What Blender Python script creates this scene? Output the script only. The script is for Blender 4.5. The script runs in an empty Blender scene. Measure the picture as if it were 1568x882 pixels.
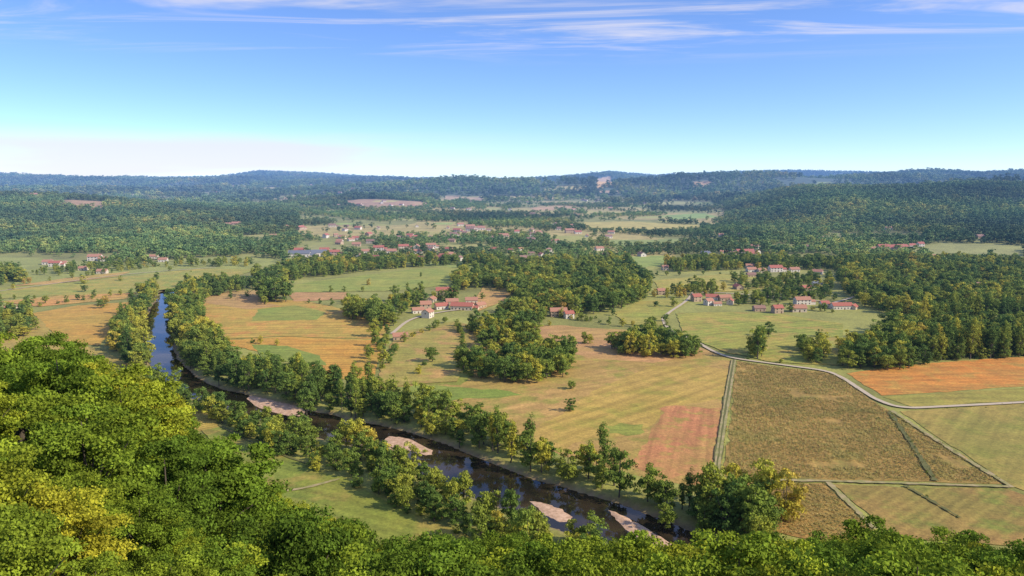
import bpy, math, random
import numpy as np
random.seed(7); rng=np.random.default_rng(7)
scene=bpy.context.scene
F=1207.0; HOR=258.0; PITCH=math.atan((441-HOR)/F); CZ=120.0
SUN_EL=math.radians(34); SUN_AZ=math.radians(112)   # clockwise from +Y

# ------------------------------------------------------------ helpers
def sstep(a,b,x):
    t=np.clip((x-a)/(b-a),0,1); return t*t*(3-2*t)
def hash2(ix,iy,seed):
    n=(ix*374761393+iy*668265263+seed*974634777)&0xffffffff
    n=((n^(n>>13))*1274126177)&0xffffffff
    return ((n^(n>>16))&0xffff)/65535.0
def vnoise(x,y,s,seed=0):
    x=np.asarray(x,float)/s; y=np.asarray(y,float)/s
    ix=np.floor(x).astype(np.int64); iy=np.floor(y).astype(np.int64)
    fx=x-ix; fy=y-iy; fx=fx*fx*(3-2*fx); fy=fy*fy*(3-2*fy)
    a=hash2(ix,iy,seed);b=hash2(ix+1,iy,seed);c=hash2(ix,iy+1,seed);d=hash2(ix+1,iy+1,seed)
    return (a*(1-fx)+b*fx)*(1-fy)+(c*(1-fx)+d*fx)*fy
def ray(u,v):
    x=(u-784)/F; z=(441-v)/F
    cp,sp=math.cos(PITCH),math.sin(PITCH)
    return np.array([x, cp+z*sp, -sp+z*cp])
def G0(u,v,z=0.0):
    d=ray(u,v); t=(CZ-z)/-d[2]
    return (d[0]*t,d[1]*t)

# ------------------------------------------------------------ terrain
US=[-400,0,100,150,230,300,340,430,500,600,700,850,1000,1100,1250,1350,1450,1568,2000]
VT=[466,472,498,530,578,643,698,758,808,835,838,845,850,835,812,780,758,758,735]
def near_hill(x,y):
    r=np.hypot(x,y)+1e-6
    u=784+F*np.where(y>1,x/np.maximum(y,1)*0.96,np.sign(x)*2)
    dep=np.arctan((np.interp(u,US,VT)-441)/F)+PITCH
    g=120-r*np.tan(dep)-11.5
    g=g*(1-sstep(140,265,r))
    g=np.where(r<9, 117.5+(g-117.5)*sstep(1.5,8,r), g)
    g=np.where(y<-6,117.5,g)
    return np.maximum(g,0)
RX=np.array([-4300,-3500,-2900,-2400,-2070,-1640,-1200,-720,0,430,800,1160,1700,2240,3300,4300,5500])
RZ=np.array([70,64,62,66,112,98,66,44,40,60,108,74,104,118,96,118,106])-31
def h(x,y):
    x=np.asarray(x,float); y=np.asarray(y,float)
    z=np.zeros_like(x+y)
    lh=38*np.exp(-((x+1350)/560)**2)*sstep(1150,1800,y)*(1-sstep(2000,2500,y))
    z=z+lh
    z=z+22*np.exp(-((x+430)/300)**2-((y-2650)/280)**2)
    rx=sstep(520,860,x-0.08*(y-2000))
    z=z+(46+14*sstep(1000,1700,x))*rx*sstep(1400,2100,y)*(1-sstep(2350,2900,y))
    z=z+12*sstep(500,800,x)*sstep(900,1350,y)
    rid=np.interp(x*6500/np.maximum(y,3000),RX,RZ)
    z=z+(np.maximum(rid-z,0))*sstep(4900,6500,y)
    n=(vnoise(x,y,700,1)-.5)*22+(vnoise(x,y,300,2)-.5)*26
    hl=sstep(1300,2100,y)
    z=z+n*hl*np.clip(z/40,0.06,1)*(1-0.75*sstep(5000,6400,y))
    fh=np.clip(vnoise(x*.6,y,700,31)*1.3+vnoise(x,y,280,32)*.3-.50,0,1)
    z=z+fh*104*sstep(3000,3600,y)*(1-sstep(5000,5900,y))
    z=z+38*np.exp(-((x-620)/260)**2-((y-5000)/450)**2)
    z=z-120*sstep(7200,9000,y)
    z=np.maximum(z,-60)
    return np.maximum(z,near_hill(x,y))

def G(u,v):
    d=ray(u,v)
    t=np.geomspace(200,9000,1500)
    X=d[0]*t;Y=d[1]*t;Z=CZ+d[2]*t
    below=Z<h(X,Y)
    if not below.any(): return (X[-300],Y[-300])
    i=int(np.argmax(below)); return (X[i],Y[i])

RIV=[(262,440),(243,480),(243,520),(247,548),(285,585),(350,607),(430,628),(510,650),(590,668),(650,690),(720,722),(800,752),(880,778),(960,806),(1040,838),(1130,880),(1250,950)]
RP=np.array([G0(*p) for p in RIV])
def catmull(P,n=8):
    out=[];P=np.vstack([2*P[0]-P[1],P,2*P[-1]-P[-2]])
    for i in range(1,len(P)-2):
        for k in range(n):
            t=k/n
            out.append(0.5*((2*P[i])+(-P[i-1]+P[i+1])*t+(2*P[i-1]-5*P[i]+4*P[i+1]-P[i+2])*t*t+(-P[i-1]+3*P[i]-3*P[i+1]+P[i+2])*t**3))
    out.append(P[-2]); return np.array(out)
RC=catmull(RP)
def poly_dist(x,y,PL):
    best=np.full(np.shape(x),1e9)
    for a,b in zip(PL[:-1],PL[1:]):
        ab=b-a; L=ab@ab+1e-9
        t=np.clip(((x-a[0])*ab[0]+(y-a[1])*ab[1])/L,0,1)
        best=np.minimum(best,np.hypot(x-a[0]-t*ab[0],y-a[1]-t*ab[1]))
    return best
def RWf(y): return np.interp(y,[330,430],[14.0,8.0])
def riv_edge(x,y): return poly_dist(x,y,RC)-RWf(y)+(vnoise(x,y,13,41)-.5)*3
def inpoly(x,y,P):
    x=np.asarray(x);ins=np.zeros(x.shape,bool);n=len(P)
    for i in range(n):
        x1,y1=P[i];x2,y2=P[(i+1)%n]
        c=((y1>y)!=(y2>y))&(x<(x2-x1)*(y-y1)/((y2-y1)+1e-12)+x1)
        ins^=c
    return ins

FAR=[ ([(95,306),(165,309),(155,322),(105,318)],(.50,.30,.12)),
 ([(880,341),(960,339),(1072,345),(1076,353),(1000,356),(900,353)],(.56,.46,.11)),
 ([(958,394),(1020,391),(1030,404),(985,410)],(.32,.38,.07)),
 ([(515,309),(560,305),(645,309),(650,318),(560,320)],(.50,.30,.14)),
 ([(911,276),(935,270),(947,281),(915,290)],(.85,.52,.18)),
 ([(1480,273),(1568,276),(1568,285),(1500,281)],(.46,.54,.12)),
 ([(1375,386),(1440,372),(1568,376),(1568,402),(1470,401)],(.36,.35,.09)),
 ([(780,319),(850,321),(862,328),(790,326)],(.50,.42,.12)),
 ([(895,322),(960,324),(960,330),(900,329)],(.52,.44,.12)),
 ([(1010,330),(1080,326),(1100,333),(1030,337)],(.32,.42,.08)),
 ([(-40,388),(60,397),(200,403),(330,393),(430,396),(430,404),(330,420),(-60,440)],(.34,.35,.075)),
 ([(840,362),(900,360),(915,372),(860,376)],(.42,.40,.09)),
 ([(600,398),(720,396),(830,402),(820,412),(640,408)],(.31,.36,.075)),
 ([(1060,278),(1090,280),(1080,288),(1060,285)],(.66,.40,.15)),
 ([(350,363),(420,358),(440,366),(380,372)],(.42,.38,.10)),
 ([(1130,396),(1290,396),(1290,410),(1130,412)],(.30,.33,.075)),
 ([(680,300),(740,303),(735,308),(690,307)],(.60,.40,.18)),
 ([(840,272),(905,274),(900,279),(850,277)],(.64,.50,.16)),
 ([(590,275),(650,277),(645,281),(600,280)],(.56,.40,.15)),
 ([(440,378),(520,374),(600,380),(560,386),(450,388)],(.36,.34,.09)),
 ([(660,376),(740,374),(760,382),(680,386)],(.42,.38,.1)),
 ([(930,368),(1040,366),(1050,374),(940,380)],(.32,.36,.08)),
 ([(1170,376),(1260,374),(1270,382),(1180,384)],(.36,.35,.09)),
 ([(620,356),(690,354),(700,359),(640,361)],(.46,.40,.1)),
 ([(900,383),(950,381),(955,387),(910,389)],(.44,.38,.1)),
]
for i in range(40):
    v=random.uniform(281,345);u=random.uniform(420,1130) if v>300 else random.uniform(60,1500);w=random.uniform(12,34);q=random.uniform(1.2,3)
    FAR.append(([(u-w,v),(u-w*.2,v-q),(u+w,v-q*.4),(u+w*.7,v+q),(u-w*.6,v+q)],random.choice([(.56,.46,.13),(.38,.44,.09),(.60,.38,.17),(.46,.44,.11)])))
FARW=[(np.array([G(*p) for p in P]),c) for P,c in FAR]

def axis(lo,hi,fine_lo,fine_hi,st,g):
    a=list(np.arange(fine_lo,fine_hi,st))
    s=st;x=a[-1]
    while x<hi: s=min(max(st,abs(x)*g),120);x+=s;a.append(x)
    s=st;x=a[0];b=[]
    while x>lo: s=min(max(st,abs(x)*g),120);x-=s;b.append(x)
    return np.array(b[::-1]+a)
xs=axis(-7500,7500,-330,300,3.0,.024); ys=axis(-80,9200,30,700,3.0,.012)
X,Y=np.meshgrid(xs,ys)
Z=h(X,Y)
rd=riv_edge(X,Y)
Z=Z-(Z<30)*2.6*(1-sstep(-1,4,rd))
n1=vnoise(X,Y,160,5);n2=vnoise(X,Y,60,6)
C=np.zeros(X.shape+(4,));C[...,3]=1
base=np.array([.31,.30,.065])
C[...,:3]=base
C[...,:3]=C[...,:3]*(.75+.5*n2[...,None])
m=((n1>.6)&(Y>1000)&(np.abs(X/np.maximum(Y,1))<.3))[...,None]
C[...,:3]=np.where(m,np.array([.50,.40,.12]),C[...,:3])
fo=sstep(8,16,Z)[...,None]*(Y>1000)[...,None]
C[...,:3]=C[...,:3]*(1-fo)+np.array([.09,.12,.03])*fo
nh=(near_hill(X,Y)>2)[...,None]
C[...,:3]=np.where(nh,np.array([.035,.05,.014]),C[...,:3])
for P,c in FARW:
    mm=inpoly(X,Y,P)
    C[mm,:3]=np.array(c)
bank=(1-sstep(1,5,rd))[...,None]
C[...,:3]=C[...,:3]*(1-bank)+np.array([.27,.18,.10])*bank

def mesh_np(name,V,Fc,mats=(),smooth=False,midx=None):
    me=bpy.data.meshes.new(name)
    V=np.asarray(V,np.float32);Fc=np.asarray(Fc,np.int32)
    me.vertices.add(len(V));me.vertices.foreach_set('co',V.ravel())
    k=Fc.shape[1]
    me.loops.add(Fc.size);me.loops.foreach_set('vertex_index',Fc.ravel())
    me.polygons.add(len(Fc));me.polygons.foreach_set('loop_start',np.arange(len(Fc),dtype=np.int32)*k)
    if midx is not None: me.polygons.foreach_set('material_index',np.asarray(midx,np.int32))
    for m in mats: me.materials.append(m)
    me.update(calc_edges=True)
    if smooth: me.polygons.foreach_set('use_smooth',np.ones(len(Fc),bool))
    return me
def link(o,parent=None):
    scene.collection.objects.link(o)
    if parent: o.parent=parent
    return o

# ------------------------------------------------------------ materials
class NB:
    def __init__(s,name):
        s.m=bpy.data.materials.new(name);s.m.use_nodes=True;s.t=s.m.node_tree;s.t.nodes.clear()
        s.m.cycles.emission_sampling='NONE'
        s.out=s.n('ShaderNodeOutputMaterial')
    def n(s,t,**k):
        x=s.t.nodes.new(t)
        for a,b in k.items(): setattr(x,a,b)
        return x
    def l(s,a,b): s.t.links.new(a,b)
    def math(s,op,a,b=None,clamp=False):
        x=s.n('ShaderNodeMath',operation=op);x.use_clamp=clamp
        for i,q in enumerate((a,b)):
            if q is None: continue
            if isinstance(q,(int,float)): x.inputs[i].default_value=q
            else: s.l(q,x.inputs[i])
        return x.outputs[0]
    def mix(s,f,a,b,blend='MIX'):
        x=s.n('ShaderNodeMix',data_type='RGBA',blend_type=blend)
        for i,q in ((0,f),(6,a),(7,b)):
            if isinstance(q,(int,float)): x.inputs[i].default_value=q
            elif isinstance(q,tuple): x.inputs[i].default_value=(*q[:3],1)
            else: s.l(q,x.inputs[i])
        return x.outputs[2]
    def noise(s,vec,scale,detail=3,rough=.55):
        x=s.n('ShaderNodeTexNoise');x.inputs['Scale'].default_value=scale;x.inputs['Detail'].default_value=detail
        x.inputs['Roughness'].default_value=rough
        if vec is not None: s.l(vec,x.inputs['Vector'])
        return x.outputs[0]
    def ramp(s,f,stops):
        x=s.n('ShaderNodeValToRGB');e=x.color_ramp.elements
        while len(e)<len(stops): e.new(.5)
        for i,(p,c) in enumerate(stops): e[i].position=p;e[i].color=(*c[:3],1)
        s.l(f,x.inputs[0]);return x.outputs[0]
    def rng(s,f,a,b,c,d):
        x=s.n('ShaderNodeMapRange');s.l(f,x.inputs[0])
        for i,q in enumerate((a,b,c,d)): x.inputs[i+1].default_value=q
        return x.outputs[0]
    def pos(s): return s.n('ShaderNodeNewGeometry').outputs['Position']
    def finish(s,col,rough=.9,bump=None,bstr=.5,bdist=.2,transl=0,spec=.2,haze=True,simple=False):
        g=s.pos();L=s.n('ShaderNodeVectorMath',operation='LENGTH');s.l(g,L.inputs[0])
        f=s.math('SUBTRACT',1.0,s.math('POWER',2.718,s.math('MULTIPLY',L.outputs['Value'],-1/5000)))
        col=s.mix(s.math('MULTIPLY',f,.9),col,(.085,.135,.24))  # distance haze painted into the base colour
        es=s.math('MULTIPLY',s.math('POWER',f,1.8),1.75)  # emission grows with distance, imitating airlight on surfaces that don't glow
        if simple:   # matte leaf surface with the haze glow added
            p=s.n('ShaderNodeBsdfDiffuse');s.l(col,p.inputs['Color']);sh=p.outputs[0]
            if transl:
                t=s.n('ShaderNodeBsdfTranslucent');s.l(col,t.inputs[0])
                mx=s.n('ShaderNodeMixShader');mx.inputs[0].default_value=transl
                s.l(sh,mx.inputs[1]);s.l(t.outputs[0],mx.inputs[2]);sh=mx.outputs[0]
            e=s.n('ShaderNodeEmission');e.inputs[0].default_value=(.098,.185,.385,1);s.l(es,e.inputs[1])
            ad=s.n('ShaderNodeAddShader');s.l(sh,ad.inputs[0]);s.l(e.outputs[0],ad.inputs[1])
            s.l(ad.outputs[0],s.out.inputs[0]);return s.m
        p=s.n('ShaderNodeBsdfPrincipled');p.inputs['Roughness'].default_value=rough
        p.inputs['Specular IOR Level'].default_value=spec
        p.inputs['Emission Color'].default_value=(.098,.185,.385,1)  # blue haze glow painted on the surface
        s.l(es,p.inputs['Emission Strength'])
        s.l(col,p.inputs['Base Color'])
        if bump is not None:
            b=s.n('ShaderNodeBump');b.inputs['Strength'].default_value=bstr;b.inputs['Distance'].default_value=bdist
            s.l(bump,b.inputs['Height']);s.l(b.outputs[0],p.inputs['Normal'])
        s.l(p.outputs[0],s.out.inputs[0]);return s.m

def leaf_mat(name,stops,ns=.012,w=.38,lo=.5,tr=.25,k=1.0,big=None):
    b=NB(name);g=b.pos()
    stops=[(p,tuple(c*k for c in col)) for p,col in stops]
    oi=b.n('ShaderNodeObjectInfo').outputs['Random']
    n=b.noise(g,ns,2)
    f=b.math('ADD',b.math('MULTIPLY',oi,1-w),b.math('MULTIPLY',b.rng(n,.32,.68,0,1),w))
    c=b.ramp(f,stops)
    at=b.n('ShaderNodeAttribute',attribute_name='tone');
    br=b.rng(at.outputs['Fac'],0,1,lo,1.55)
    c=b.mix(1.0,c,br,'MULTIPLY')
    if big: c=b.mix(1.0,c,b.rng(b.noise(g,big,1),.38,.62,.62,1.3),'MULTIPLY')
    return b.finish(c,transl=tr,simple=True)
ST_MID=[(0,(.060,.108,.020)),(.3,(.11,.165,.026)),(.5,(.17,.22,.030)),(.68,(.26,.28,.035)),(.82,(.40,.36,.04)),(.95,(.40,.27,.06))]
ST_FAR=[(0,(.05,.10,.028)),(.35,(.09,.15,.033)),(.65,(.15,.20,.04)),(.9,(.28,.27,.05)),(1,(.33,.25,.06))]
ST_NEAR=[(0,(.085,.145,.016)),(.4,(.155,.235,.022)),(.7,(.26,.32,.026)),(1,(.44,.40,.033))]
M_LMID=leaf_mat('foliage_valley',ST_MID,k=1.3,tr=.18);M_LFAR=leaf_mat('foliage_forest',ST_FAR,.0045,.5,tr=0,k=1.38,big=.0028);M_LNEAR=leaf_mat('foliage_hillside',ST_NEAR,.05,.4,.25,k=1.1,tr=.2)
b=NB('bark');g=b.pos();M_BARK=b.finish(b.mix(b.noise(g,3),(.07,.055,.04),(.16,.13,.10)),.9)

b=NB('terrain_grass');g=b.pos()
at=b.n('ShaderNodeAttribute',attribute_name='cover')
nn=b.noise(g,.35,5,.7)
c=b.mix(1,at.outputs['Color'],b.rng(nn,.3,.7,.72,1.25),'MULTIPLY')
c=b.mix(1,c,b.rng(b.noise(g,.03,4),.35,.65,.85,1.15),'MULTIPLY')
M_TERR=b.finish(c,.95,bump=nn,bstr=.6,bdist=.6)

def field_mat(name,c1,c2,ang=0,row=0,rs=.3,c3=None,patch=.02):
    kk=(1.42,1.16,.78)
    c1=tuple(x*k for x,k in zip(c1,kk));c2=tuple(x*k for x,k in zip(c2,kk))
    if c3: c3=tuple(x*k for x,k in zip(c3,kk))
    b=NB(name);g=b.pos()
    n=b.noise(g,patch,4,.6);c=b.mix(b.rng(n,.38,.62,0,1),c1,c2)
    if c3: c=b.mix(b.rng(b.noise(g,patch*2.7,3,.6),.50,.64,0,.9),c,c3)
    mp=b.n('ShaderNodeMapping');mp.inputs['Rotation'].default_value=(0,0,-ang)
    b.l(g,mp.inputs[0])
    m2=b.n('ShaderNodeMapping');m2.inputs['Scale'].default_value=(.012,.22,.1);b.l(mp.outputs[0],m2.inputs[0])
    st=b.noise(m2.outputs[0],1,3,.6)
    c=b.mix(1,c,b.rng(st,.3,.7,.82,1.18),'MULTIPLY')
    fine=b.noise(g,.7,5,.75)
    c=b.mix(1,c,b.rng(fine,.3,.7,.70,1.30),'MULTIPLY')
    mid=b.noise(g,.11,4,.7)
    c=b.mix(1,c,b.rng(mid,.3,.7,.80,1.20),'MULTIPLY')
    bump=fine
    if row:
        w=b.n('ShaderNodeTexWave',bands_direction='Y');w.inputs['Scale'].default_value=.314/row
        w.inputs['Distortion'].default_value=.6;w.inputs['Detail'].default_value=2;w.inputs['Detail Scale'].default_value=.3
        b.l(mp.outputs[0],w.inputs[0])
        c=b.mix(1,c,b.rng(w.outputs['Fac'],0,1,1-rs,1+rs*.5),'MULTIPLY')
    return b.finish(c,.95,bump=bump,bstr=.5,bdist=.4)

# ------------------------------------------------------------ build terrain
nx,ny=len(xs),len(ys)
V=np.stack([X,Y,Z],-1).reshape(-1,3)
idx=np.arange(nx*ny).reshape(ny,nx)
Fc=np.stack([idx[:-1,:-1],idx[:-1,1:],idx[1:,1:],idx[1:,:-1]],-1).reshape(-1,4)
me=mesh_np('valley_terrain',V,Fc,[M_TERR],True)
ca=me.color_attributes.new('cover','FLOAT_COLOR','POINT');ca.data.foreach_set('color',C.reshape(-1).astype(np.float32))
link(bpy.data.objects.new('valley_terrain',me))

zc=[0.05]
def sheet(name,pts,mat,jit=.6,z=None,seg=6):
    P=np.array([G0(*p) for p in pts]);out=[]
    for a,b_ in zip(P,np.roll(P,-1,0)):
        L=np.hypot(*(b_-a));k=max(1,int(L/seg))
        for i in range(k):
            q=a+(b_-a)*i/k
            if i: q=q+rng.normal(0,jit,2)
            out.append(q)
    if z is None: zc[0]+=.012;z=zc[0]
    me=bpy.data.meshes.new(name);me.from_pydata([(p[0],p[1],z) for p in out],[],[list(range(len(out)))])
    me.materials.append(mat);me.update()
    if me.polygons[0].normal.z<0: me.flip_normals()
    return link(bpy.data.objects.new(name,me))
def fm(name,*a,**k): return field_mat('soil_'+name,*a,**k)
sheet('meadow',[(570,600),(590,545),(610,515),(700,500),(820,498),(960,505),(1040,518),(1122,552),(1112,640),(1098,752),(1000,735),(900,710),(800,675),(700,640)],fm('meadow',(.28,.235,.08),(.35,.26,.115),.5,0,c3=(.22,.245,.06)))
sheet('stubble_field',[(812,500),(860,498),(960,508),(1040,520),(1090,540),(1000,556),(900,548),(850,530)],fm('stubbleA',(.38,.25,.15),(.34,.26,.11),.3))
sheet('meadow',[(905,600),(1000,560),(1118,565),(1114,610),(1020,625),(985,660),(900,675),(850,690),(800,672)],fm('hay',(.31,.26,.075),(.36,.29,.10),.75,9,.06,c3=(.25,.255,.06)),jit=1.2)
sheet('meadow',[(560,600),(640,588),(760,596),(800,605),(700,612),(640,618),(580,608)],fm('green1',(.16,.25,.05),(.20,.25,.06),.2),jit=1.5)
sheet('ploughed_field',[(1020,622),(1108,624),(1098,750),(1030,735),(965,712)],fm('pink',(.37,.19,.11),(.33,.22,.10),1.3,5,.06,c3=(.28,.25,.08),patch=.04),jit=1.5)
sheet('meadow',[(925,652),(950,648),(985,650),(988,662),(960,668),(930,664)],fm('green2',(.17,.24,.05),(.21,.25,.06)),jit=1.2,seg=4)
sheet('meadow',[(700,560),(712,545),(735,560),(705,590),(640,590)],fm('green2b',(.19,.25,.05),(.23,.26,.06)),jit=1.5,seg=4)
M_CORN=fm('maize',(.24,.195,.07),(.29,.22,.08),1.5,0,.3,c3=(.20,.20,.06))
CORN=[(1128,553),(1200,563),(1286,574),(1330,610),(1365,632),(1545,742),(1400,738),(1108,730)]
sheet('maize_field',CORN,M_CORN)
sheet('autumn_field',[(1296,572),(1420,556),(1660,540),(1660,584),(1568,592),(1420,602),(1350,606)],fm('orange',(.46,.215,.05),(.38,.22,.06),.1,3,.2,c3=(.36,.26,.07),patch=.03))
sheet('meadow',[(1352,608),(1480,600),(1660,588),(1660,608),(1400,624)],fm('green3',(.20,.23,.055),(.28,.26,.075)))
sheet('meadow',[(1378,630),(1660,612),(1700,800),(1548,744)],fm('green4',(.21,.22,.065),(.27,.24,.08),.9,0,.1,c3=(.19,.22,.055)))
CORN2=[(1105,742),(1262,740),(1335,812),(1300,835),(1215,822),(1130,800)]
sheet('maize_field',CORN2,fm('brown',(.29,.19,.075),(.24,.20,.065),1.2,0,.3))
sheet('meadow',[(1275,742),(1400,746),(1545,750),(1660,800),(1600,840),(1370,822)],fm('green5',(.20,.19,.06),(.27,.20,.08),.7,4,.10,c3=(.15,.20,.045)))
sheet('stubble_field',[(300,468),(340,452),(400,458),(470,462),(540,476),(600,492),(585,520),(430,515),(330,520)],fm('ochre',(.38,.30,.08),(.32,.28,.07),.0,7,.12,c3=(.43,.26,.085)))
sheet('autumn_field',[(330,522),(440,516),(590,522),(570,585),(520,580),(440,548),(345,528)],fm('ochre2',(.42,.25,.055),(.37,.28,.065),.0,5,.15))
sheet('meadow',[(395,474),(450,468),(500,478),(485,490),(385,492)],fm('green6',(.17,.25,.055),(.22,.27,.065)))
sheet('stubble_field',[(300,462),(345,446),(400,444),(395,462),(430,468),(380,474)],fm('tan1',(.36,.25,.13),(.32,.26,.11)))
sheet('meadow',[(385,528),(440,530),(490,545),(500,560),(450,556),(400,548)],fm('green7',(.14,.23,.045),(.19,.25,.055)))
sheet('ploughed_field',[(440,448),(530,448),(540,458),(450,462)],fm('pink2',(.38,.25,.15),(.33,.24,.12)))
sheet('meadow',[(435,440),(480,431),(640,412),(700,409),(810,412),(780,424),(690,436),(600,446),(440,448)],fm('green8',(.20,.28,.06),(.26,.31,.075),.1,8,.1))
sheet('autumn_field',[(50,480),(120,468),(210,462),(180,500),(150,530),(90,520)],fm('orange2',(.42,.28,.07),(.36,.29,.07),.2,5,.2))
sheet('ploughed_field',[(0,462),(100,452),(215,446),(190,458),(60,470)],fm('orange3',(.46,.27,.10),(.35,.28,.09)))
sheet('meadow',[(-60,445),(120,432),(300,412),(400,412),(330,432),(225,448),(60,454),(-60,462)],fm('green9',(.26,.30,.07),(.32,.31,.08),.1,10,.12,c3=(.20,.28,.06)))
sheet('stubble_field',[(20,438),(110,425),(200,416),(180,424),(70,436)],fm('tan2',(.40,.29,.13),(.33,.29,.09)))
sheet('meadow',[(-60,500),(60,488),(90,520),(150,535),(200,560),(100,560),(-60,540)],fm('tan5',(.34,.28,.09),(.28,.27,.08)))
sheet('meadow',[(310,650),(345,655),(450,705),(540,742),(640,790),(740,832),(720,880),(480,880),(430,780),(330,700)],fm('green10',(.14,.215,.04),(.19,.235,.05),-.5,6,.12,c3=(.25,.235,.075)))
sheet('maize_field',[(250,600),(330,640),(335,655),(300,662),(240,625)],fm('ochre3',(.36,.30,.085),(.3,.27,.075),.6,3,.2))
sheet('meadow',[(1035,480),(1120,478),(1200,482),(1290,496),(1290,560),(1190,556),(1110,540),(1045,512)],fm('green11',(.20,.27,.055),(.27,.29,.07),.4,7,.1,c3=(.32,.28,.09)))
sheet('meadow',[(940,480),(980,462),(1040,458),(1055,462),(1025,480),(1015,500),(960,497)],fm('green12',(.22,.28,.06),(.29,.29,.08)))
sheet('meadow',[(590,540),(610,510),(700,492),(720,500),(715,540),(700,585),(640,588),(575,596)],fm('olive',(.28,.255,.08),(.23,.255,.07),c3=(.36,.26,.12)))
sheet('meadow',[(1000,430),(1110,420),(1200,425),(1210,440),(1100,448),(1010,445)],fm('green13',(.26,.30,.07),(.33,.32,.09)))
sheet('stubble_field',[(720,470),(740,440),(790,440),(770,462),(730,478)],fm('tan3',(.40,.27,.13),(.32,.27,.09)))
sheet('meadow',[(1400,486),(1480,478),(1470,490),(1410,492)],fm('green14',(.2,.28,.055),(.27,.3,.07)))

def ribbon(name,pts,w,mat,z,px=True,n=6,jit=0,raw=False):
    P=pts if raw else (catmull(np.array([G0(*p) for p in pts]) if px else pts,n))
    T=np.gradient(P,axis=0);T/=np.linalg.norm(T,axis=1)[:,None]+1e-9
    N=np.stack([-T[:,1],T[:,0]],1)
    W=(np.asarray(w)/2*(1+rng.normal(0,jit,len(P))))[:,None]
    zz=np.full(len(P),z)
    V=np.vstack([np.c_[P+N*W,zz],np.c_[P-N*W,zz]]);k=len(P)
    Fc=[(i,i+k,i+k+1,i+1) for i in range(k-1)]
    me=mesh_np(name,V,Fc,[mat])
    if me.polygons[0].normal.z<0: me.flip_normals()
    return link(bpy.data.objects.new(name,me))
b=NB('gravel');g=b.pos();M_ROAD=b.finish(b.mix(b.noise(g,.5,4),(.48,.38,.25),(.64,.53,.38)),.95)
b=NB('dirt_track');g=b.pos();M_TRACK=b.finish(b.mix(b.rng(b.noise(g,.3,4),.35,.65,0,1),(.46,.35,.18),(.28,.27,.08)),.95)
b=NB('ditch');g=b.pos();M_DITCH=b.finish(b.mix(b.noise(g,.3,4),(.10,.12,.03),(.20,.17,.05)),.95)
ribbon('gravel_road',[(1062,448),(1050,462),(1024,480),(1016,492),(1030,508),(1062,522),(1095,540),(1128,550),(1200,560),(1262,569),(1290,580),(1318,598),(1345,614),(1385,625),(1460,623),(1700,610)],2.8,M_ROAD,.62,jit=.06)
ribbon('dirt_track',[(1126,552),(1120,590),(1112,640),(1103,700),(1098,745)],1.1,M_TRACK,.60,jit=.2,n=12)
ribbon('dirt_track',[(1121,552),(1114,590),(1106,640),(1097,700),(1090,745)],.8,M_TRACK,.605,jit=.2,n=12)
ribbon('grass_verge',[(1123,552),(1117,590),(1109,640),(1100,700),(1094,745)],3.0,M_DITCH,.59,jit=.25,n=12)
ribbon('dirt_track',[(1098,736),(1200,737),(1300,739),(1420,743),(1545,747)],1.8,M_TRACK,.60,jit=.25,n=12)
ribbon('dirt_track',[(1268,740),(1300,772),(1340,812)],1.8,M_TRACK,.61,jit=.25,n=12)
ribbon('dirt_track',[(1365,630),(1450,686),(1550,748)],2.0,M_TRACK,.60,jit=.25,n=20)
ribbon('drainage_ditch',[(1362,632),(1395,680),(1432,738)],2.0,M_DITCH,.63,jit=.3,n=14)
ribbon('drainage_ditch',[(1385,745),(1420,765),(1470,795)],1.2,M_DITCH,.63,jit=.4,n=12)
ribbon('dirt_track',[(430,755),(470,748),(520,735)],1.6,M_TRACK,.60,jit=.2)
ribbon('dirt_track',[(335,652),(400,685),(470,712)],1.2,M_DITCH,.60,jit=.3)
ribbon('gravel_road',[(600,512),(630,490),(680,478),(740,472)],3,M_ROAD,.64)
ribbon('gravel_road',[(1255,470),(1285,462),(1310,455)],3.2,M_ROAD,.64)
ribbon('gravel_road',[(1062,448),(1120,450),(1180,455),(1260,462)],3.0,M_ROAD,.64)
ribbon('gravel_road',[(-40,452),(90,434),(200,420),(330,410)],2.4,M_ROAD,.64)

# river
b=NB('river_water');g=b.pos()
p=b.n('ShaderNodeBsdfPrincipled');p.inputs['Roughness'].default_value=.03;p.inputs['IOR'].default_value=1.45
b.l(b.mix(b.rng(b.noise(g,.04,3),.4,.6,0,1),(.016,.016,.013),(.055,.040,.025)),p.inputs['Base Color'])
bm=b.n('ShaderNodeBump');bm.inputs['Strength'].default_value=.10;bm.inputs['Distance'].default_value=.05
b.l(b.noise(g,.8,4),bm.inputs['Height']);b.l(bm.outputs[0],p.inputs['Normal']);b.l(p.outputs[0],b.out.inputs[0]);M_WAT=b.m
ribbon('river',RC,2*(RWf(RC[:,1])+5),M_WAT,-1.5,raw=True)
b=NB('sand_gravel');g=b.pos();sn=b.noise(g,.6,5,.7)
M_SAND=b.finish(b.mix(b.rng(sn,.35,.65,0,1),(.42,.26,.15),(.74,.50,.33)),.95,bump=sn,bstr=.5,bdist=.3)
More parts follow.
